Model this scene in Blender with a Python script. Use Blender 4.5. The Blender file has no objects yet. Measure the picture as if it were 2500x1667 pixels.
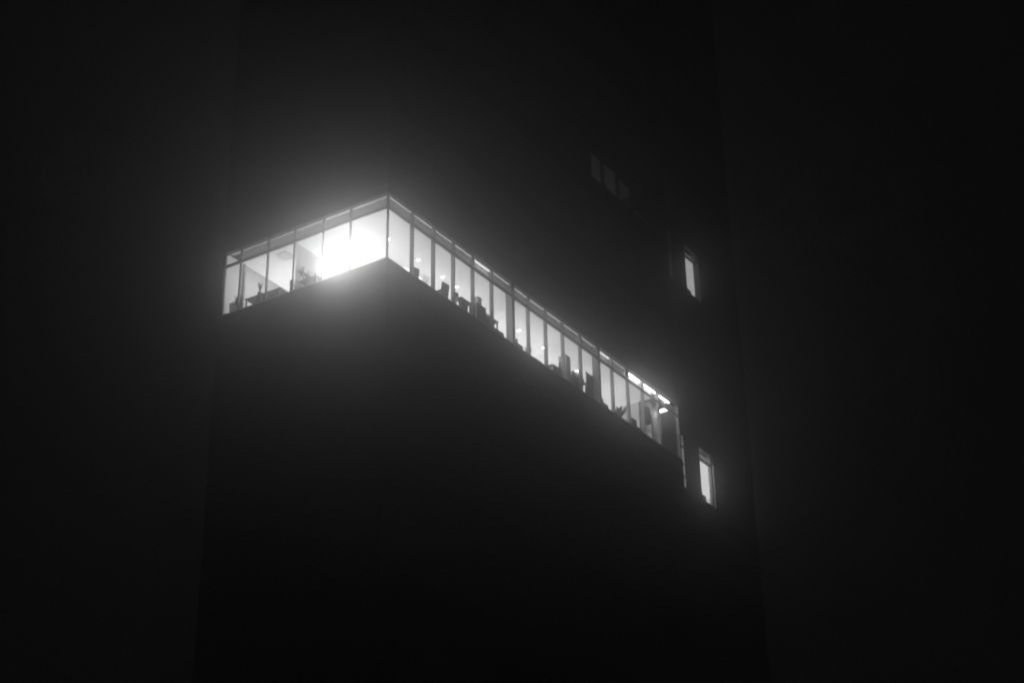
import bpy, bmesh, math, random
from mathutils import Matrix, Vector
random.seed(7)
sc = bpy.context.scene
COL = sc.collection
S0 = 34.255            # level of the lit floor above the street (m)
ST = 4.139             # storey height
RX = [1.68, 3.134, 4.548, 5.969, 7.399, 8.999, 10.278, 11.722, 13.169, 14.71, 16.327, 17.62, 19.113, 20.576, 22.142, 24.192]
LY = [1.86, 3.22, 4.71, 6.14, 7.60, 8.47]
WIDE = (8.999, 16.327)

# ------------------------------------------------------------------ materials
def mat(name, base=0.5, rough=0.6, metal=0.0, noise=0.0, scale=4.0, bump=0.0, emit=0.0, spec=0.4, coords='Object', big=False):
    m = bpy.data.materials.new(name); m.use_nodes = True
    nt = m.node_tree; b = nt.nodes['Principled BSDF']
    b.inputs['Base Color'].default_value = (base, base, base, 1)
    b.inputs['Roughness'].default_value = rough
    b.inputs['Metallic'].default_value = metal
    b.inputs['Specular IOR Level'].default_value = spec
    if noise or bump:
        tc = nt.nodes.new('ShaderNodeTexCoord'); n = nt.nodes.new('ShaderNodeTexNoise')
        n.inputs['Scale'].default_value = scale; n.inputs['Detail'].default_value = 5
        nt.links.new(tc.outputs[coords], n.inputs['Vector'])
        if noise:
            r = nt.nodes.new('ShaderNodeMapRange')
            r.inputs['From Min'].default_value = .3; r.inputs['From Max'].default_value = .7
            r.inputs['To Min'].default_value = base * (1 - noise); r.inputs['To Max'].default_value = base * (1 + noise)
            nt.links.new(n.outputs['Fac'], r.inputs['Value'])
            nt.links.new(r.outputs['Result'], b.inputs['Base Color'])
        if bump:
            bp = nt.nodes.new('ShaderNodeBump'); bp.inputs['Strength'].default_value = bump
            nt.links.new(n.outputs['Fac'], bp.inputs['Height']); nt.links.new(bp.outputs['Normal'], b.inputs['Normal'])
    if emit:
        if big: m.cycles.emission_sampling = 'NONE'      # large soft sources: found by the bounced rays themselves
        b.inputs['Emission Color'].default_value = (1, 1, 1, 1); b.inputs['Emission Strength'].default_value = emit
    return m

def tile_ceiling(m, e):
    """glow painted in for bounced light, uneven over 1.2 m tiles with thin joints"""
    nt = m.node_tree; b = nt.nodes['Principled BSDF']
    tc = nt.nodes.new('ShaderNodeTexCoord'); n = nt.nodes.new('ShaderNodeTexNoise'); n.inputs['Scale'].default_value = .55; n.inputs['Detail'].default_value = 3
    br = nt.nodes.new('ShaderNodeTexBrick'); br.offset = 0
    for k, v in (('Color1', 1), ('Color2', .93), ('Mortar', .72)): br.inputs[k].default_value = (v, v, v, 1)
    br.inputs['Scale'].default_value = 1; br.inputs['Mortar Size'].default_value = .012; br.inputs['Mortar Smooth'].default_value = .1
    br.inputs['Brick Width'].default_value = 1.2; br.inputs['Row Height'].default_value = .6
    r = nt.nodes.new('ShaderNodeMapRange'); r.inputs['From Min'].default_value = .3; r.inputs['From Max'].default_value = .7
    r.inputs['To Min'].default_value = e * .8; r.inputs['To Max'].default_value = e * 1.2
    mu = nt.nodes.new('ShaderNodeMath'); mu.operation = 'MULTIPLY'
    nt.links.new(tc.outputs['Object'], n.inputs['Vector']); nt.links.new(tc.outputs['Object'], br.inputs['Vector'])
    nt.links.new(n.outputs['Fac'], r.inputs['Value']); nt.links.new(r.outputs[0], mu.inputs[0]); nt.links.new(br.outputs['Color'], mu.inputs[1])
    # painted falloff: the ceiling glow is made dimmer towards the glass
    sp = nt.nodes.new('ShaderNodeSeparateXYZ'); mn = nt.nodes.new('ShaderNodeMath'); mn.operation = 'MINIMUM'
    r3 = nt.nodes.new('ShaderNodeMapRange'); r3.interpolation_type = 'SMOOTHSTEP'
    for k, v in (('From Min', .3), ('From Max', 2.9), ('To Min', .62), ('To Max', 1.22)): r3.inputs[k].default_value = v
    m2 = nt.nodes.new('ShaderNodeMath'); m2.operation = 'MULTIPLY'
    nt.links.new(tc.outputs['Object'], sp.inputs[0]); nt.links.new(sp.outputs['X'], mn.inputs[0]); nt.links.new(sp.outputs['Y'], mn.inputs[1])
    nt.links.new(mn.outputs[0], r3.inputs['Value']); nt.links.new(mu.outputs[0], m2.inputs[0]); nt.links.new(r3.outputs[0], m2.inputs[1])
    nt.links.new(m2.outputs[0], b.inputs['Emission Strength'])

def glass_mat():
    m = bpy.data.materials.new('window_glass'); m.use_nodes = True; nt = m.node_tree
    nt.nodes.clear(); out = nt.nodes.new('ShaderNodeOutputMaterial')
    t = nt.nodes.new('ShaderNodeBsdfTransparent'); t.inputs[0].default_value = (.96, .96, .96, 1)
    g = nt.nodes.new('ShaderNodeBsdfGlossy'); g.inputs['Roughness'].default_value = .03
    mx = nt.nodes.new('ShaderNodeMixShader'); mx.inputs[0].default_value = .05
    nt.links.new(t.outputs[0], mx.inputs[1]); nt.links.new(g.outputs[0], mx.inputs[2]); nt.links.new(mx.outputs[0], out.inputs[0])
    return m

MT = dict(
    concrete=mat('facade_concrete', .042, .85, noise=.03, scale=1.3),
    frame=mat('window_frame_metal', .54, .5, metal=.0, noise=.08, scale=9),
    glass=glass_mat(),
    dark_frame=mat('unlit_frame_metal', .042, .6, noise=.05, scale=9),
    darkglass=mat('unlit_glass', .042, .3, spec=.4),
    ceiling=mat('ceiling_painted_glow', .8, .8, noise=.03, scale=.8, emit=.70, big=True),  # glow added to the ceiling surface itself, no lamps behind it
    ceiling_side=mat('bulkhead_paint_added_glow', .75, .8, noise=.06, scale=2, emit=.06, big=True),  # faint glow added to brighten the bulkhead
    wall=mat('interior_paint', .86, .8, noise=.05, scale=1.5),
    greywall=mat('grey_partition_added_glow', .84, .8, noise=.12, scale=1.5, emit=.07, big=True),  # faint glow added to lift the end bay walls
    raw=mat('raw_soffit', .42, .9, noise=.2, scale=2, bump=.2),
    carpet=mat('grey_carpet', .55, .95, noise=.2, scale=30),
    desk=mat('desk_laminate', .22, .5, noise=.1, scale=6),
    black=mat('black_plastic', .035, .45, noise=.1, scale=20),
    fabric=mat('chair_fabric', .12, .9, noise=.3, scale=40, bump=.1),
    steel=mat('brushed_steel', .45, .35, metal=.8, noise=.1, scale=30),
    white=mat('white_plastic', .75, .5, noise=.04, scale=10),
    card=mat('cardboard', .26, .9, noise=.12, scale=8),
    paper=mat('paper', .75, .9, noise=.08, scale=12),
    leaf=mat('plant_leaf', .05, .6, noise=.4, scale=14),
    pot=mat('glazed_pot', .14, .4, noise=.15, scale=7),
    soil=mat('soil', .04, .95, noise=.4, scale=30),
    asphalt=mat('asphalt', .05, .9, noise=.3, scale=3, bump=.3),
    paving=mat('paving', .25, .85, noise=.2, scale=2, bump=.2),
    down=mat('downlight_lens', .8, .4, emit=18),
    strip=mat('strip_light_lens', .8, .4, emit=11.0),
    strip_dim=mat('batten_lens', .8, .4, emit=2.0),
    flood=mat('floodlight_lens', .8, .4, emit=330),
    glow_wall=mat('end_wall_added_glow', .86, .8, noise=.04, scale=1.2, emit=.44, big=True),  # end wall lining given its own glow as fill light
    ac=mat('white_plastic_added_glow', .8, .5, noise=.03, scale=6, emit=.42, big=True),  # glow added to bring the cassette near the ceiling's brightness
    slot=mat('shaded_air_slot', .6, .8, noise=.05, scale=8),
    blind=mat('charcoal_roller_blind', .05, .9, noise=.1, scale=20),
    glow_partition=mat('recess_partition_added_glow', .86, .8, noise=.04, scale=1.2, emit=2.4, big=True),  # partition made to glow so the narrow slit reads bright
    recess_side=mat('recess_bulkhead_added_glow', .7, .8, noise=.06, scale=2, emit=.24, big=True),  # glow added to the recess bulkheads and one upper ceiling
    cove=mat('cove_light_lens', .8, .4, emit=1.1, big=True),
    fill_panel=mat('added_fill_lens', .8, .4, emit=3.8, big=True),
    uplight=mat('lamp_globe', .8, .4, emit=14),
    recess_low=mat('recess_ceiling_added_glow', .8, .8, noise=.04, scale=.8, emit=1.0, big=True),  # ceiling given its own glow instead of room lamps
    recess_up=mat('upper_recess_ceiling_added_glow', .8, .8, noise=.04, scale=.8, emit=.68, big=True),  # weaker glow put into the upper recess ceiling
    shelflight=mat('shelf_edge_light', .8, .5, emit=1.8),
)

tile_ceiling(MT['ceiling'], .98)

# ------------------------------------------------------------------ mesh helpers
class MB:
    def __init__(s): s.bm = bmesh.new()
    def box(s, x0, x1, y0, y1, z0, z1, bev=0, mi=0, M=None):
        r = bmesh.ops.create_cube(s.bm, size=1)
        vs = r['verts']
        bmesh.ops.scale(s.bm, vec=(x1 - x0, y1 - y0, z1 - z0), verts=vs)
        bmesh.ops.translate(s.bm, vec=((x0 + x1) / 2, (y0 + y1) / 2, (z0 + z1) / 2), verts=vs)
        if bev:
            es = list({e for v in vs for e in v.link_edges})
            r2 = bmesh.ops.bevel(s.bm, geom=es, offset=bev, segments=2, affect='EDGES', profile=.5)
            vs = list({v for f in r2['faces'] for v in f.verts} | {v for v in vs if v.is_valid})
        if mi:
            for f in {f for v in vs for f in v.link_faces}: f.material_index = mi
        if M is not None: bmesh.ops.transform(s.bm, matrix=M, verts=vs)
        return vs
    def tube(s, pts, r, n=8, r1=None):
        pts = [Vector(p) for p in pts]; rings = []
        for i, p in enumerate(pts):
            d = (pts[min(i + 1, len(pts) - 1)] - pts[max(i - 1, 0)]).normalized()
            a = d.orthogonal().normalized(); b = d.cross(a)
            rr = r if r1 is None else r + (r1 - r) * i / max(1, len(pts) - 1)
            rings.append([s.bm.verts.new(p + rr * (math.cos(t * 2 * math.pi / n) * a + math.sin(t * 2 * math.pi / n) * b)) for t in range(n)])
        for A, B in zip(rings, rings[1:]):
            # match starting vertex to avoid twisting
            k = min(range(n), key=lambda q: (B[q].co - A[0].co).length)
            B[:] = B[k:] + B[:k]
            for t in range(n): s.bm.faces.new((A[t], A[(t + 1) % n], B[(t + 1) % n], B[t]))
        s.bm.faces.new(rings[0][::-1]); s.bm.faces.new(rings[-1])
    def lathe(s, prof, c=(0, 0, 0), n=20):
        rings = [[s.bm.verts.new((c[0] + r * math.cos(t * 2 * math.pi / n), c[1] + r * math.sin(t * 2 * math.pi / n), c[2] + z)) for t in range(n)] for r, z in prof]
        for A, B in zip(rings, rings[1:]):
            for t in range(n): s.bm.faces.new((A[t], A[(t + 1) % n], B[(t + 1) % n], B[t]))
        s.bm.faces.new(rings[0][::-1]); s.bm.faces.new(rings[-1])
    def poly(s, pts, z0, z1):
        a = [s.bm.verts.new((x, y, z0)) for x, y in pts]; b = [s.bm.verts.new((x, y, z1)) for x, y in pts]
        n = len(pts)
        for i in range(n): s.bm.faces.new((a[i], a[(i + 1) % n], b[(i + 1) % n], b[i]))
        s.bm.faces.new(a[::-1]); s.bm.faces.new(b)
    def blade(s, pts, w):           # tapered leaf along a curve
        pts = [Vector(p) for p in pts]; L = []; n = len(pts)
        for i, p in enumerate(pts):
            d = (pts[min(i + 1, n - 1)] - pts[max(i - 1, 0)]).normalized()
            sd = d.cross(Vector((0, 0, 1)))
            sd = sd.normalized() if sd.length > 1e-4 else Vector((1, 0, 0))
            ww = w * (math.sin(math.pi * (0.12 + 0.86 * i / (n - 1))) + .02)
            L.append((s.bm.verts.new(p - sd * ww), s.bm.verts.new(p + sd * ww)))
        for (a, b), (c, d) in zip(L, L[1:]): s.bm.faces.new((a, b, d, c))
    def build(s, name, m, parent=None, smooth=False):
        bmesh.ops.recalc_face_normals(s.bm, faces=s.bm.faces)
        me = bpy.data.meshes.new(name); s.bm.to_mesh(me); s.bm.free()
        for q in (m if isinstance(m, (list, tuple)) else [m]): me.materials.append(MT[q])
        if smooth:
            for p in me.polygons: p.use_smooth = True
        o = bpy.data.objects.new(name, me); COL.objects.link(o)
        if parent is not None: o.parent = parent
        return o

def tag(o, label=None, cat=None, group=None, kind=None):
    for k, v in (('label', label), ('category', cat), ('group', group), ('kind', kind)):
        if v: o[k] = v
    return o

def thing(name, loc, label, cat, group=None, rz=0):
    o = bpy.data.objects.new(name, None); COL.objects.link(o)
    o.empty_display_size = .2; o.location = loc; o.rotation_euler.z = rz
    return tag(o, label, cat, group)

def copy_tree(src, loc, rz, label):
    r = src.copy(); COL.objects.link(r); r.location = loc; r.rotation_euler.z = rz; r['label'] = label
    for ch in list(src.children):
        c = ch.copy(); COL.objects.link(c); c.parent = r
        for g in list(ch.children):
            d = g.copy(); COL.objects.link(d); d.parent = c
    return r

# ------------------------------------------------------------------ setting: ground
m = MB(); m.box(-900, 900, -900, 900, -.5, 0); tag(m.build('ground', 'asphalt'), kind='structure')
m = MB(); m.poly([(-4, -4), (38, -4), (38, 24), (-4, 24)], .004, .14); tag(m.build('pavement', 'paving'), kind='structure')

# ------------------------------------------------------------------ the tower
tower = thing('office_tower', (0, 0, 0), 'dark office tower in fog with one brightly lit floor wrapping its corner', 'building')
FOOT = [(-.05, -.05), (24.26, -.05), (24.26, 1.58), (36.2, 1.58), (36.2, 20), (14, 20), (14, 8.6), (-.05, 8.6)]

def glazed_bay(parent, xa, xb, k, axis, side, tall=3.0, wide=False, bars=(), fm='frame'):
    """one window bay on a face. axis 'x': face along x (outside is -y, plane y=side); axis 'y': face along y (outside is -x)."""
    z = S0 + k * ST
    f = MB(); p = MB(); t = MB()
    def put(mb, u0, u1, d0, d1, z0, z1):
        if axis == 'x': mb.box(u0, u1, side + d0, side + d1, z + z0, z + z1)
        elif axis == 'y': mb.box(side + d0, side + d1, u0, u1, z + z0, z + z1)
        else: mb.box(u0, u1, side - d1, side - d0, z + z0, z + z1)    # face looking towards +y
    dep = .14 if axis == 'x' else .07
    w = .037 if axis == 'x' else .034
    if wide: put(f, xb - .12, xb + .09, -.025, .30, -.02, 2.999)
    else: put(f, xb - w, xb + w, -.022, dep, -.02, 2.999)
    u1 = xb - (.12 if wide else w)
    u0 = xa + (.09 if any(abs(xa - q) < .01 for q in WIDE) and axis == 'x' and side == 0 else w)
    put(f, u0, u1, -.014, .05, 2.27, 2.40)
    put(f, u0, u1, -.03, .03, 2.85, 2.878)
    put(f, u0, u1, -.034, .03, 2.922, 2.94)
    put(f, u0, u1, -.03, .03, 2.984, 2.999)
    put(f, u0, u1, -.03, .07, -.02, .035)
    for b in bars: put(f, u0, u1, -.02, .05, b - .045, b + .045)
    o = f.build('window', fm, parent)
    put(p, u0, u1, .010, .018, .035, 2.27); p.build('pane', 'glass', o)
    put(t, u0, u1, .010, .018, 2.40, 2.984); t.build('transom_pane', 'glass', o)
    return o

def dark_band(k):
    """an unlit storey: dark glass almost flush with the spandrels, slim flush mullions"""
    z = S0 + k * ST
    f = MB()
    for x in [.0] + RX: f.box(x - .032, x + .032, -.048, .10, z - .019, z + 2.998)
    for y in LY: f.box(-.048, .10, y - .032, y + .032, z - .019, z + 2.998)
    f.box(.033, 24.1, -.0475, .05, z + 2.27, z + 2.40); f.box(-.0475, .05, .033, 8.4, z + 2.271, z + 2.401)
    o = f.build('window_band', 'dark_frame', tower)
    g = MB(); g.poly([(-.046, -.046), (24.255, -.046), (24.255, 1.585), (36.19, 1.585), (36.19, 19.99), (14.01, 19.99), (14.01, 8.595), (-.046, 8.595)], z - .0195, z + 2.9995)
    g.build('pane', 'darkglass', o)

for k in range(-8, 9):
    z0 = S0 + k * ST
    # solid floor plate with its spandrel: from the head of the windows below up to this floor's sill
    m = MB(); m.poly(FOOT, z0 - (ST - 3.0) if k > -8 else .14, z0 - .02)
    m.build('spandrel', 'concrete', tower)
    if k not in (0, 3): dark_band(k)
m = MB(); m.poly(FOOT, S0 + 8 * ST + 3.0, S0 + 8 * ST + 4.2); m.build('roof', 'concrete', tower)

for k in (0, 3):
    z = S0 + k * ST
    xs = [.0] + RX
    for a, b in zip(xs, xs[1:]):
        if k == 0 or a > 16: glazed_bay(tower, a, b, k, 'x', 0.0, wide=b in WIDE, fm='frame' if k == 0 else 'dark_frame')
    ys = [.0] + LY
    if k == 0:
        for a, b in zip(ys, ys[1:]): glazed_bay(tower, a, b, k, 'y', 0.0)
    else:
        f = MB()
        for x in [.04] + RX[:10]: f.box(x - .032, x + .032, -.048, .1, z - .019, z + 2.998)
        for y in LY: f.box(-.048, .1, y - .032, y + .032, z - .019, z + 2.998)
        f.box(.033, 16.2, -.0475, .05, z + 2.27, z + 2.40); f.box(-.0475, .05, .033, 8.4, z + 2.271, z + 2.401)
        o = f.build('window_band', 'dark_frame', tower)
        g = MB(); g.poly([(-.046, -.046), (16.23, -.046), (16.23, .06), (.06, .06), (.06, 8.48), (-.046, 8.48)], z - .0195, z + 2.9995); g.build('pane', 'darkglass', o)
    if k == 0:
        m = MB(); m.box(-.03, .045, -.03, .045, z - .02, z + 2.999); m.build('corner_post', 'frame', tower)
    if k == 3:
        m = MB(); m.box(16.235, 16.42, -.02, .3, z - .02, z + 2.999); m.build('pier', 'concrete', tower)
        m = MB(); m.box(26.34, 27.77, 1.70, 1.71, z + 1.5, z + 2.9); m.build('roller_blind', 'blind', tower)
    m = MB(); m.box(24.192 + .034, 24.255, -.02, 1.57, z - .02, z + 2.999); m.build('pier', 'concrete', tower)
    m = MB(); m.box(-.02, 13.9, 8.50, 8.585, z - .02, z + 2.999); m.build('end_wall', 'concrete', tower)
    m = MB(); m.box(.10, 13.89, 8.46, 8.499, z - .02, z + 2.998); m.build('wall_lining', 'glow_wall' if k == 0 else 'wall', tower)
    m = MB(); m.box(13.91, 14.2, 8.3, 19.9, z - .02, z + 2.999); m.build('core_wall', 'wall', tower)
    m = MB(); m.box(14.2, 36.0, 8.0, 8.25, z - .02, z + 2.999); m.build('core_wall', 'wall', tower)
    # recessed wing face
    glazed_bay(tower, 26.3, 27.81, k, 'x', 1.615, bars=(.66, 1.36))
    glazed_bay(tower, 29.60, 30.885, k, 'x', 1.615)
    f = MB(); f.box(31.17, 31.2, 1.59, 1.7, z - .02, z + 2.999); f.box(30.917, 31.17, 1.59, 1.7, z + 2.5, z + 2.999); f.box(30.917, 31.03, 1.60, 1.7, z - .02, z + 2.5)
    o = f.build('window', 'frame', tower)
    p = MB(); p.box(31.03, 31.17, 1.625, 1.633, z, z + 2.5); p.build('pane', 'glass', o)
    for a, b in ((24.26, 26.268), (27.842, 29.568), (31.2, 36.15)):
        m = MB(); m.box(a, b, 1.59, 1.66, z - .02, z + 2.999); m.build('pier', 'concrete', tower)
    m = MB(); m.box(35.96, 35.999, 1.89, 7.99, z, z + 2.998); m.build('wall_lining', 'wall', tower)
    m = MB(); m.box(36.0, 36.15, 1.88, 19.9, z - .02, z + 2.999); m.build('side_wall', 'concrete', tower)
    m = MB(); m.box(29.0, 29.15, 1.885, 7.99, z - .02, z + 2.999); m.build('partition', 'glow_partition' if k == 0 else 'wall', tower)
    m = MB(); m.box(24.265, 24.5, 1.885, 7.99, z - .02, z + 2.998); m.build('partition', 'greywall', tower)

# --- interior of the lit floor
def ceiling(x0, x1, y0, y1, z0, z1, mats):
    m = MB(); m.box(x0, x1, y0, y1, z0, z1)
    m.bm.faces.ensure_lookup_table()
    for f in m.bm.faces: f.material_index = 0 if f.calc_center_median().z < z0 + .01 else 1
    return m.build('ceiling', mats, tower)
ceiling(.35, 22.1, .35, 8.0, S0 + 2.62, S0 + 2.985, ['ceiling', 'ceiling_side'])
m = MB(); m.box(.09, 22.2, .14, 8.0, S0 - .018, S0); m.build('floor', 'carpet', tower)
m = MB(); m.box(22.2, 24.2, .14, 7.99, S0 - .018, S0); m.build('floor', 'carpet', tower)
m = MB(); m.box(24.5, 36.0, 1.9, 7.99, S0 - .018, S0); m.build('floor', 'carpet', tower)
m = MB(); m.box(.42, 7.0, 5.05, 5.15, S0, S0 + 2.618); m.build('partition', 'wall', tower)
m = MB(); m.box(22.12, 22.22, 1.1, 7.98, S0, S0 + 2.99); m.build('partition', 'wall', tower)
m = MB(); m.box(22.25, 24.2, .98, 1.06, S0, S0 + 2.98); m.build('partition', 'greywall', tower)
m = MB(); m.box(.60, .71, 7.93, 8.04, S0, S0 + 2.618, bev=.01); m.build('column', 'wall', tower)
for x in (22.5, 23.3, 24.0):
    m = MB(); m.box(x, x + .12, .3, .97, S0 + 2.75, S0 + 2.995); m.build('ceiling_beam', 'raw', tower)
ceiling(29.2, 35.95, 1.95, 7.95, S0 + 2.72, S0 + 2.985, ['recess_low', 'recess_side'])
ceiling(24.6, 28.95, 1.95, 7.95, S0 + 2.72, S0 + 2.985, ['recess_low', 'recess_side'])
# --- interior of the upper lit rooms
U = S0 + 3 * ST
m = MB(); m.box(15.9, 16.05, .3, 8.2, U, U + 2.99); m.build('partition', 'wall', tower)
m = MB(); m.box(23.6, 23.7, .3, 7.9, U, U + 2.99); m.build('partition', 'desk', tower)
m = MB(); m.box(16.1, 22.85, .35, 7.9, U + 2.62, U + 2.985); m.build('ceiling', 'wall', tower)
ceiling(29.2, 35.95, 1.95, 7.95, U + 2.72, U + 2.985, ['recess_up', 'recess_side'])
m = MB(); m.box(.09, 36.0, 1.9, 7.98, U - .018, U); m.build('floor', 'carpet', tower)

for (x0, x1, y0, y1, zz) in ((.20, 19.0, .085, .115, S0), (.085, .115, .20, 8.3, S0)):
    m = MB(); m.box(x0, x1, y0, y1, zz + 2.90, zz + 2.918); m.build('cove_light', 'cove', tower)
m = MB(); m.box(.20, 22.0, .06, .34, S0 + 2.984, S0 + 2.9985); m.build('head_soffit', 'wall', tower)
m = MB(); m.box(.06, .195, .06, 8.3, S0 + 2.984, S0 + 2.9985); m.box(.195, .34, .345, 8.3, S0 + 2.984, S0 + 2.9985); m.build('head_soffit', 'wall', tower)

for (x, y) in ((5.3, 3.8), (4.9, 6.7), (8.6, 5.6), (11.5, 5.6), (14.4, 5.6), (17.3, 5.6), (20.4, 5.6)):  # unseen light panels added to brighten walls and floor
    m = MB(); m.box(x - .6, x + .6, y - 1.2, y + 1.2, S0 + 2.60, S0 + 2.6195); m.build('added_fill_panel', 'fill_panel', tower)

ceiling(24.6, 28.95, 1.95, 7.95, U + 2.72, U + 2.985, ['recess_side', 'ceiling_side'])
for (a, b), zb in zip(((16.327, 17.62), (17.62, 19.113), (19.113, 20.576), (20.576, 22.142), (22.142, 24.192)), (1.50, 1.55, 1.42, .35, .0)):
    m = MB(); m.box(a + .06, b - .06, .035, .040, U + zb, U + 2.95); m.tube([(a + .05, .05, U + 2.96), (b - .05, .05, U + 2.96)], .022); m.box(a + .055, b - .055, .03, .045, U + zb - .03, U + zb - .001)
    m.build('roller_blind', 'blind', tower)

# ------------------------------------------------------------------ light fittings
def downlight(x, y):
    t = thing('downlight', (x, y, S0 + 2.62), 'x', 'ceiling light', 'row of round downlights along the long window wall')
    m = MB(); m.lathe([(.085, 0), (.105, -.006), (.105, -.014), (.08, -.016), (.08, -.004)]); m.build('trim_ring', 'white', t)
    m = MB(); m.lathe([(.079, -.0045), (.079, -.011), (.05, -.016)]); m.build('lens', 'down', t)
    return t
d0 = downlight(2.401, 1.78)
DL = [(2.401, 'small round downlight just right of the tower corner post'), (4.475, 'bright round downlight above the leafy palm, second along the long side'),
      (6.255, 'round downlight above the tall-backed office chair'), (7.293, 'round downlight between the chair and the cabinet bay, fourth along the long side'),
      (12.262, 'round downlight just right of the first wide pier'), (14.333, 'round downlight seen low beside a slim mullion, two bays past the first wide pier'),
      (17.334, 'hazy round downlight above the cluttered desk, last before the second wide pier')]
d0['label'] = DL[0][1]
for x, l in DL[1:]: copy_tree(d0, (x, 1.78, S0 + 2.62), 0, l)

def strip(name, loc, length, w, label, cat, mt, group=None, along='x', h=.07, parts=True):
    t = thing(name, loc, label, cat, group)
    a, b = (length / 2, w / 2) if along == 'x' else (w / 2, length / 2)
    m = MB(); m.box(-a, a, -b, b, -.02, 0); m.build('housing', 'white', t)
    m = MB(); m.box(-a + .02, a - .02, -b + .02, b - .02, -h, -.0205, bev=.01); m.build('diffuser', mt, t)
    return t
ZC = S0 + 2.999
GL = 'long box lights behind the transoms at the far end'
for x, l in ((19.95, 'long box light glowing behind the transom, first of three at the far end'),
             (21.40, 'long box light glowing behind the transom, middle one of three at the far end'),
             (22.88, 'long box light nearest the end pier, slightly greyer than its two neighbours')):
    L = 1.36 if x < 22 else 1.15
    strip('box_light', (x + .17, .21, S0 + 2.96), L, .145, l, 'ceiling light', 'strip', GL)
strip('box_light', (23.78, .62, S0 + 2.72), .5, .3, 'short bright panel light below the transom of the end bay', 'ceiling light', 'strip', None, along='y')
strip('batten_light', (6.95, .20, S0 + 2.97), 1.2, .05, 'thin bright batten seen in the transom left of the first wide pier', 'ceiling light', 'strip_dim', 'thin battens in the transoms')
strip('batten_light', (17.25, .20, S0 + 2.97), .9, .05, 'thin bright batten seen in the transom right of the second wide pier', 'ceiling light', 'strip_dim', 'thin battens in the transoms')

# ceiling cassette
t = thing('air_conditioner', (1.015, 6.09, S0 + 2.62), 'square ceiling air conditioning cassette in the third window from the left', 'air conditioner')
m = MB(); m.box(-.34, .34, -.32, .32, -.03, 0, bev=.008); m.build('panel', 'ac', t)
m = MB()
for (a, b, c, d) in ((-.29, -.25, -.22, .22), (.25, .29, -.22, .22), (-.22, .22, -.28, -.24), (-.22, .22, .24, .28)): m.box(a, b, c, d, -.036, -.0305)
m.build('air_slot', 'slot', t)
m = MB(); m.box(-.2, .2, -.19, .19, -.040, -.0305, bev=.004)
m.build('grille', 'ac', t)

# floodlight behind the corner glass
t = thing('floodlight_stand', (.62, 2.65, S0), 'stand of glaring white floodlights behind the glass left of the corner', 'lamp')
m = MB(); m.tube([(.06, -.95, 1.37), (.06, 1.05, .98)], .018); m.build('crossbar', 'steel', t)
for q, (yy, zz) in enumerate(((-.85, 1.36), (-.25, 1.24), (.35, 1.12), (.95, 1.00))):
    Mt = Matrix.Translation((-.02, yy, zz)) @ Matrix.Rotation(math.radians(-14), 4, 'Y')
    m = MB(); m.tube([(.16, 0, 0), (.0, 0, 0)], .07, 20, r1=.125)
    bmesh.ops.transform(m.bm, matrix=Mt, verts=m.bm.verts); hd = m.build('lamp_head', 'black', t)
    m = MB(); m.tube([(-.003, 0, 0), (-.016, 0, 0)], .112, 20); bmesh.ops.transform(m.bm, matrix=Mt, verts=m.bm.verts); m.build('lens', 'flood', hd)
for sd in (-1, 1):
    m = MB(); m.tube([(.06, sd * .6, 0.02), (.06, sd * .6, 1.21 - sd * .13)], .018); m.tube([(-.2, sd * .6, .02), (.32, sd * .6, .02)], .016); m.build('leg', 'steel', t)

# upper floor: one standing lamp that lights the dim rooms
t = thing('standing_lamp', (20.6, 3.5, U), 'globe lamp deep inside the dim upper room, barely seen', 'lamp')
m = MB(); m.lathe([(.16, 0), (.16, .02), (.02, .03), (.014, 1.5), (.014, 1.56)]); m.build('stand', 'steel', t, True)
m = MB(); bmesh.ops.create_uvsphere(m.bm, u_segments=16, v_segments=10, radius=.11, matrix=Matrix.Translation((0, 0, 1.66))); m.build('globe', 'uplight', t, True)

# ------------------------------------------------------------------ furniture
def desk(loc, lx, ly, label, group=None, h=.74, rz=0, panel=True):
    t = thing('desk', loc, label, 'desk', group, rz)
    m = MB(); m.box(0, lx, 0, ly, h - .03, h, bev=.006); m.build('desktop', 'desk', t)
    for x in (.03, lx - .08):
        m = MB(); m.box(x, x + .05, .04, .09, 0, h - .031); m.box(x, x + .05, ly - .09, ly - .04, 0, h - .031); m.box(x, x + .05, .091, ly - .091, .02, .06)
        m.build('leg', 'steel', t)
    if panel:
        m = MB(); m.box(.1, lx - .1, ly * .5, ly * .5 + .02, .2, h - .032); m.build('modesty_panel', 'desk', t)
    return t
def monitor(loc, rz, label, group, w=.56, h=.34):
    t = thing('monitor', loc, label, 'monitor', group, rz)
    m = MB(); m.box(-.12, .12, -.09, .09, 0, .015, bev=.004); m.tube([(0, 0, .012), (0, .03, .22)], .02); m.build('stand', 'black', t)
    m = MB(); m.box(-w / 2, w / 2, -.02, .02, .14, .14 + h, bev=.008); m.build('screen', 'black', t)
    return t
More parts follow.
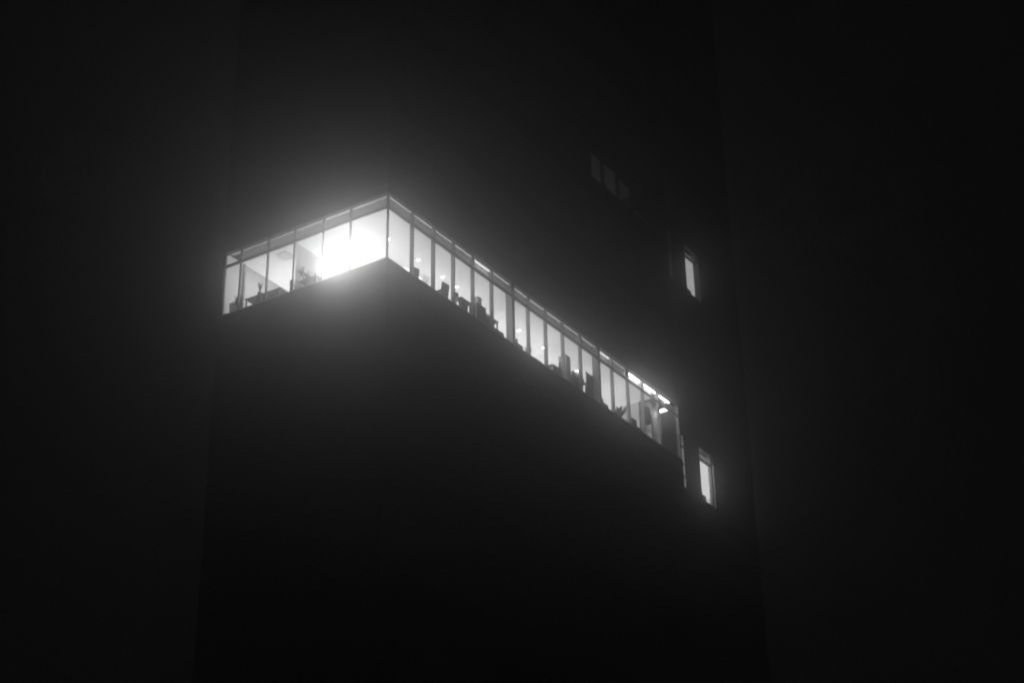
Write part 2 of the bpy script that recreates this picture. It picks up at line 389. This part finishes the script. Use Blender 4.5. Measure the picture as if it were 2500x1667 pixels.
def chair(loc, rz, label, group='office chairs by the windows'):
    t = thing('office_chair', loc, label, 'office chair', group, rz)
    m = MB()
    for i in range(5):
        a = i * 2 * math.pi / 5; m.tube([(0, 0, .09), (.29 * math.cos(a), .29 * math.sin(a), .07)], .025, r1=.015)
    m.build('base', 'black', t)
    for i in range(5):
        a = i * 2 * math.pi / 5; c = MB(); c.tube([(.29 * math.cos(a) - .012, .29 * math.sin(a), .03), (.29 * math.cos(a) + .012, .29 * math.sin(a), .03)], .03, 10); c.build('castor', 'black', t)
    m = MB(); m.tube([(0, 0, .09), (0, 0, .43)], .028); m.build('gas_lift', 'steel', t)
    m = MB(); m.box(-.24, .24, -.23, .23, .43, .51, bev=.03); m.build('seat', 'fabric', t)
    m = MB(); m.box(-.23, .23, -.03, .03, -.3, .36, bev=.028, M=Matrix.Translation((0, .26, .87)) @ Matrix.Rotation(math.radians(-8), 4, 'X')); m.build('backrest', 'fabric', t)
    for s in (-1, 1):
        m = MB(); m.tube([(s * .25, .1, .46), (s * .28, .08, .66), (s * .28, -.14, .68)], .018); m.build('armrest', 'black', t)
    return t
def plant(loc, label, cat='potted plant', h=.75, spread=.4, n=16, pot=(.14, .26), w=.02, group=None, spiky=False):
    t = thing('potted_plant', loc, label, cat, group)
    r, ph = pot
    m = MB(); m.lathe([(r * .7, 0), (r * .75, .01), (r, ph * .92), (r * 1.06, ph * .93), (r * 1.06, ph), (r * .92, ph), (r * .9, ph - .03)]); m.build('pot', 'pot', t, True)
    m = MB(); m.lathe([(r * .89, ph - .035), (r * .89, ph - .02)]); m.build('soil', 'soil', t)
    m = MB()
    for i in range(n):
        a = i * 2.4 + random.random(); s = spread * random.uniform(.5, 1.05); hh = h * random.uniform(.65, 1.1)
        c = Vector((math.cos(a), math.sin(a), 0))
        pts = []
        for j in range(7):
            u = j / 6
            out = s * u ** (1.6 if spiky else 1.2)
            zz = ph - .03 + hh * (u if spiky else (1.5 * u - .75 * u * u * (1 + .5 * random.random())))
            pts.append(c * out + Vector((0, 0, zz)))
        m.blade(pts, w)
        if not spiky:
            for j in range(2, 7):            # leaflets of a frond
                for sd in (-1, 1):
                    side = Vector((-c.y, c.x, 0)) * sd
                    p0 = pts[j]; L = .13 * (1.1 - abs(j - 4) * .2)
                    m.blade([p0, p0 + side * L * .5 + c * L * .25 - Vector((0, 0, .01)), p0 + side * L + c * L * .5 - Vector((0, 0, .06))], .008)
    m.build('foliage', 'leaf', t)
    return t
def carton(loc, dims, label, rz=0, mt='card', group=None, name='storage_box', cat='box'):
    t = thing(name, loc, label, cat, group, rz)
    x, y, z = dims
    m = MB(); m.box(-x / 2, x / 2, -y / 2, y / 2, 0, z * .8, bev=.005); m.build('body', mt, t)
    m = MB(); m.box(-x / 2 - .008, x / 2 + .008, -y / 2 - .008, y / 2 + .008, z * .8, z, bev=.005); m.build('lid', mt, t)
    return t
def cabinet(loc, dims, label, rows=3, mt='desk', name='cabinet', group=None):
    t = thing(name, loc, label, 'cabinet', group)
    x, y, z = dims
    m = MB(); m.box(0, x, 0, y, .05, z, bev=.006); m.box(.03, x - .03, .03, y - .03, 0, .0495); m.build('carcass', mt, t)
    for i in range(rows):
        a = .07 + i * (z - .1) / rows; b = a + (z - .1) / rows - .015
        d = MB(); d.box(.02, x - .02, y, y + .018, a, b, bev=.004); o = d.build('drawer', mt, t)
        d = MB(); d.box(x / 2 - .07, x / 2 + .07, y + .0185, y + .03, (a + b) / 2, (a + b) / 2 + .014); d.build('handle', 'steel', o)
    return t
F = S0
# left (short) face
desk((.40, 6.72, F), .75, .92, 'dark desk carrying the spiky plant in the second window from the left', 'desks along the short window wall')
desk((.44, 5.79, F), .72, .90, 'dark desk with sharp bright-edged corner in the third window from the left', 'desks along the short window wall')
plant((.62, 7.02, F + .74), 'spiky potted plant standing on the desk in the second window from the left', h=.52, spread=.16, n=26, pot=(.10, .2), w=.02, spiky=True)
plant((.36, 7.90, F), 'dark leafy plant on the floor in the leftmost window', h=.70, spread=.26, n=34, pot=(.13, .26), w=.045, spiky=True)
t = thing('waste_bin', (.42, 8.26, F), 'pale grey bin standing beside the plant in the leftmost window', 'bin')
m = MB(); m.lathe([(.13, 0), (.17, .6), (.18, .61), (.18, .64), (.165, .64), (.16, .6)]); m.build('body', 'ceiling_side', t, True)
m = MB(); m.lathe([(.17, .641), (.15, .70), (.03, .72)]); m.build('lid', 'desk', t, True)
carton((.17, 8.42, F), (.16, .2, .15), 'low dark box on the floor at the far left end of the lit floor', mt='desk')
carton((.35, 5.08 - .14, F), (.3, .22, .72), 'upright grey case standing in front of the partition edge, left of the glare', mt='desk', name='upright_case')
sh = thing('wall_shelf', (1.6, 4.86, F + 1.30), 'wall shelf of white papers on the partition left of the glare', 'shelf')
m = MB(); m.box(-1.0, 1.2, 0, .185, 0, .03); m.build('board', 'desk', sh)
for i, x in enumerate((-.8, 0, .9)):
    m = MB(); m.box(x, x + .03, .02, .185, -.14, -.001); m.build('bracket', 'steel', sh)
for i, (x, w, h) in enumerate(((.85, .22, .27), (1.2, .3, .2), (1.62, .26, .31))):
    carton((x + .1, 4.95, F + 1.331), (w, .16, h), ('white folder box at the left end of the wall shelf', 'low white paper stack in the middle of the wall shelf', 'tall white folder box at the right end of the wall shelf')[i], mt='paper', name='folder_box')
desk((.5, 3.9, F), .7, .95, 'desk under the wall shelf, just left of the glare', 'desks along the short window wall')
plant((.30, 4.25, F), 'bushy plant low at the foot of the window under the wall shelf', h=.46, spread=.26, n=34, pot=(.12, .22), w=.04, spiky=True)
plant((.22, 6.35, F), 'small bushy plant at the foot of the mullion between the two dark desks', h=.34, spread=.2, n=26, pot=(.1, .18), w=.035, spiky=True)
# right (long) face
plant((7.8, .26, F + .341), 'small plant on the low bookcase just left of the first wide pier', h=.2, spread=.14, n=20, pot=(.06, .1), w=.02, spiky=True)
plant((9.62, .26, F + .361), 'small plant on the low bookcase just right of the first wide pier', h=.2, spread=.14, n=20, pot=(.06, .1), w=.02, spiky=True)
plant((16.95, .26, F + .341), 'small plant on the low bookcase just right of the second wide pier', h=.22, spread=.15, n=20, pot=(.06, .1), w=.02, spiky=True)
c0 = chair((4.76, .86, F), math.radians(174), 'tall-backed office chair standing alone against the bright third bay')
c1 = copy_tree(c0, (2.62, .70, F), math.radians(165), 'low-backed office chair half hidden by the first slim mullion right of the corner')
c1.scale = (.74, .74, .74)
plant((3.2, .62, F), 'feathery palm in the second bay right of the corner', h=.85, spread=.52, n=15, pot=(.17, .34), w=.006)
carton((3.98, .30, F), (.3, .3, .42), 'small dark box at the foot of the window left of the tall-backed chair', mt='desk')
GD = 'desks along the long window wall'
desk((5.28, .16, F), .86, .37, 'narrow desk right of the tall-backed chair', GD)
carton((5.20, .40, F + .745), (.18, .2, .16), 'small dark box on the left end of the narrow desk', mt='desk')
cabinet((6.50, .18, F), (.66, .42, 1.0), 'dark blocky cabinet in the fifth bay right of the corner')
carton((6.84, .40, F + 1.001), (.28, .24, .42), 'grey carton standing on top of the dark blocky cabinet', mt='ceiling_side')
desk((7.10, .16, F), 1.02, .36, 'desk with its sharp corner sticking out before the first wide pier', GD, h=.76)
def ledge(x0, x1, h, d, label, mt='desk'):
    t = thing('low_bookcase', (x0, .14, F), label, 'bookcase', 'low bookcases at the foot of the windows')
    m = MB(); m.box(0, x1 - x0, 0, d, h - .025, h, bev=.004); m.build('top', mt, t)
    m = MB(); m.box(0, x1 - x0, 0, .02, .02, h - .026); m.box(0, .02, .021, d, 0, h - .026); m.box(x1 - x0 - .02, x1 - x0, .021, d, 0, h - .026); m.box(.021, x1 - x0 - .021, .021, d, .06, .08)
    m.build('carcass', mt, t)
    return t
ledge(7.50, 8.45, .34, .22, 'low bookcase just left of the first wide pier')
ledge(9.2, 9.95, .36, .22, 'low bookcase just right of the first wide pier')
plant((10.75, .36, F), 'low bushy plant two bays right of the first wide pier', h=.5, spread=.28, n=26, pot=(.12, .22), w=.03, spiky=True)
ledge(10.9, 11.5, .22, .2, 'very low bookcase beside the bushy plant')
desk((12.45, .16, F), 1.15, .32, 'desk carrying the slim speaker', GD, h=.56)
t = thing('speaker', (13.44, .34, F + .56), 'slim upright speaker standing on a desk end against the bright glass', 'speaker')
m = MB(); m.box(-.07, .07, -.08, .08, .0, .48, bev=.01); m.build('cabinet', 'black', t)
for z, r in ((.13, .05), (.3, .05), (.41, .025)):
    m = MB(); m.tube([(0, -.081, z), (0, -.086, z)], r, 14); m.build('cone', 'fabric', t)
cabinet((13.74, .24, F), (.40, .4, 1.58), 'tall pale cabinet right of the slim speaker', rows=4, mt='ceiling_side')
desk((14.2, .16, F), 1.25, .5, 'cluttered desk below the hazy downlight', GD)
monitor((14.62, .40, F + .741), math.radians(20), 'dark monitor on the cluttered desk, nearest the pale cabinet', 'monitors on the cluttered desk', .5, .16)
carton((15.15, .36, F + .741), (.3, .24, .2), 'closed grey carton on the cluttered desk', mt='desk')
t = thing('pin_board', (16.08, .36, F), 'dark upright board standing in front of the second wide pier', 'board')
m = MB(); m.box(-.34, .34, -.015, .015, .22, 1.52, bev=.005); m.build('panel', 'desk', t)
for s in (-1, 1):
    m = MB(); m.box(s * .36 - .015, s * .36 + .015, -.02, .02, 0, 1.54); m.box(s * .36 - .015, s * .36 + .015, -.2, .2, 0.0, .03); m.build('leg', 'steel', t)
sh = thing('shelf_unit', (15.1, .66, F), 'open shelf unit with pale edges left of the dark upright board', 'shelf')
m = MB(); m.box(0, .03, 0, .3, 0, 1.4); m.box(.62, .65, 0, .3, 0, 1.4); m.build('upright', 'white', sh)
for z in (.25, .62, 1.0, 1.37):
    m = MB(); m.box(.031, .619, .005, .295, z, z + .025); m.build('shelf', 'white', sh)
ledge(16.55, 17.3, .34, .22, 'low bookcase just right of the second wide pier')
plant((19.0, .48, F), 'rounded dark bush in a pot before the box lights begin', h=.62, spread=.42, n=60, pot=(.19, .36), w=.045, spiky=True)
carton((19.86, .34, F), (.42, .3, .62), 'dark box with rounded top under the first box light', mt='desk')
ledge(20.0, 20.5, .30, .2, 'very low bookcase under the first box light')
t = thing('coat_rack', (22.0, .62, F), 'coat rack with dark coat in the second bay from the end', 'coat rack')
m = MB(); m.lathe([(.2, 0), (.2, .02), (.02, .04), (.016, 2.2), (.03, 2.24)]); m.build('pole', 'steel', t, True)
m = MB(); m.lathe([(.05, 2.2), (.16, 2.1), (.2, 1.7), (.19, 1.3), (.02, 1.28)], n=12); m.build('coat', 'fabric', t, True)
m = MB(); m.tube([(-.2, 0, 2.18), (0, 0, 2.1), (.2, 0, 2.18)], .012); m.build('hook', 'steel', t)
t = thing('glass_cabinet', (22.42, .62, F), 'pale narrow cabinet with a white strip beside the coat', 'cabinet')
m = MB(); m.box(0, .25, 0, .3, 0, 1.95, bev=.005); m.build('carcass', 'ceiling_side', t)
m = MB(); m.box(.05, .12, -.01, -.001, 1.0, 1.45); m.build('door', 'white', t)
t = thing('handrail', (21.2, .30, F), 'thin dark rail across the second bay from the end', 'rail')
m = MB(); m.tube([(0, 0, .67), (1.15, 0, .67)], .014); m.build('bar', 'black', t)
for x in (.05, .6, 1.1):
    m = MB(); m.tube([(x, 0, 0), (x, 0, .657)], .012); m.build('post', 'steel', t)
# recess rooms
for k, lab, lit in ((0, 'bookcase with two lit shelf edges in the lower recessed window', 'shelflight'), (3, 'dark narrow bookcase in the upper recessed window', 'white')):
    z = S0 + k * ST
    t = thing('bookcase', (29.66, 1.93, z), lab, 'bookcase', 'bookcases in the recessed windows')
    m = MB(); m.box(0, .5, .3, .32, .02, 2.55); m.box(0, .02, 0, .299, .02, 2.55); m.box(.021, .5, 0, .299, 0, .02); m.build('carcass', 'desk', t)
    for q in (.6, 1.14, 1.62, 2.1):
        m = MB(); m.box(.021, .5, .012, .299, q, q + .025); o = m.build('shelf', 'desk', t)
        if q in (1.14, 1.62):
            m = MB(); m.box(.021, .56, .0, .0115, q - .005, q + .03); m.build('shelf_edge', lit, o)
    carton((30.4, 2.05, z), (.62, .25, .62), 'dark box below the lit bookcase in the lower recessed window' if k == 0 else 'dark box on the floor in the upper recessed window', mt='desk', group='boxes in the recessed windows')
# things on the floor of the dim upper room
for i, (x, h, w_) in enumerate(((18.25, .62, .22), (18.75, .52, .14), (19.7, .46, .24))):
    carton((x, .4, U), (w_, .3, h), ('dim box in the second window of the upper row', 'smaller dim box in the second window of the upper row, beside the mullion', 'dim box in the third window of the upper row')[i], mt='desk', group='boxes in the dim upper windows')

# ------------------------------------------------------------------ night fog, sky
w = bpy.data.worlds.new('World'); sc.world = w; w.use_nodes = True
nt = w.node_tree; nt.nodes.clear()
out = nt.nodes.new('ShaderNodeOutputWorld')
sky = nt.nodes.new('ShaderNodeTexSky'); sky.sky_type = 'NISHITA'; sky.sun_disc = False
sky.sun_elevation = math.radians(-8); sky.sun_rotation = math.radians(200)
bw = nt.nodes.new('ShaderNodeRGBToBW'); bg = nt.nodes.new('ShaderNodeBackground'); bg.inputs['Strength'].default_value = .05
nt.links.new(sky.outputs[0], bw.inputs[0]); nt.links.new(bw.outputs[0], bg.inputs['Color']); nt.links.new(bg.outputs[0], out.inputs['Surface'])
s1 = nt.nodes.new('ShaderNodeVolumeScatter'); s1.inputs['Color'].default_value = (1, 1, 1, 1); s1.inputs['Density'].default_value = .0024; s1.inputs['Anisotropy'].default_value = .94
s3 = nt.nodes.new('ShaderNodeVolumeScatter'); s3.inputs['Color'].default_value = (1, 1, 1, 1); s3.inputs['Density'].default_value = .0068; s3.inputs['Anisotropy'].default_value = .981
s2 = nt.nodes.new('ShaderNodeVolumeScatter'); s2.inputs['Color'].default_value = (1, 1, 1, 1); s2.inputs['Density'].default_value = .0014; s2.inputs['Anisotropy'].default_value = .6
em = nt.nodes.new('ShaderNodeEmission'); em.inputs['Strength'].default_value = .0055 * .011 * .075
a1 = nt.nodes.new('ShaderNodeAddShader'); a2 = nt.nodes.new('ShaderNodeAddShader')
nt.links.new(s1.outputs[0], a1.inputs[0]); nt.links.new(s2.outputs[0], a1.inputs[1])
a3 = nt.nodes.new('ShaderNodeAddShader'); nt.links.new(a1.outputs[0], a3.inputs[0]); nt.links.new(s3.outputs[0], a3.inputs[1])
nt.links.new(a3.outputs[0], a2.inputs[0]); nt.links.new(em.outputs[0], a2.inputs[1]); nt.links.new(a2.outputs[0], out.inputs['Volume'])
w.cycles.volume_sampling = 'DISTANCE'

# ------------------------------------------------------------------ camera
f, yaw, pit, roll = 4112.5, math.radians(32.58625), math.radians(27.12394), math.radians(-1.03639)
d = Vector((math.cos(pit) * math.cos(yaw), math.cos(pit) * math.sin(yaw), math.sin(pit)))
r = Vector((math.sin(yaw), -math.cos(yaw), 0)); u = r.cross(d)
r2 = r * math.cos(roll) + u * math.sin(roll); u2 = -r * math.sin(roll) + u * math.cos(roll)
cam = bpy.data.cameras.new('camera'); co = bpy.data.objects.new('camera', cam); COL.objects.link(co)
M = Matrix((r2, u2, -d)).transposed().to_4x4(); M.translation = (-45.0186, -34.4399, S0 - 32.655)
co.matrix_world = M
cam.sensor_width = 36; cam.lens = f / 2500 * 36; cam.clip_start = .1; cam.clip_end = 3000
sc.camera = co

sc.view_settings.view_transform = 'Standard'; sc.view_settings.look = 'None'
sc.view_settings.exposure = 0; sc.view_settings.gamma = 1
cy = sc.cycles
cy.max_bounces = 10; cy.diffuse_bounces = 4; cy.glossy_bounces = 2; cy.transmission_bounces = 4; cy.transparent_max_bounces = 24; cy.volume_bounces = 3
cy.sample_clamp_indirect = 3; cy.caustics_reflective = False; cy.caustics_refractive = False
cy.use_denoising = True; cy.denoiser = 'OPENIMAGEDENOISE'; cy.denoising_input_passes = 'RGB_ALBEDO_NORMAL'; cy.denoising_prefilter = 'ACCURATE'
sc.render.film_transparent = False; sc.render.dither_intensity = 2.0
cy.pixel_filter_type = 'BLACKMAN_HARRIS'; cy.filter_width = 1.85
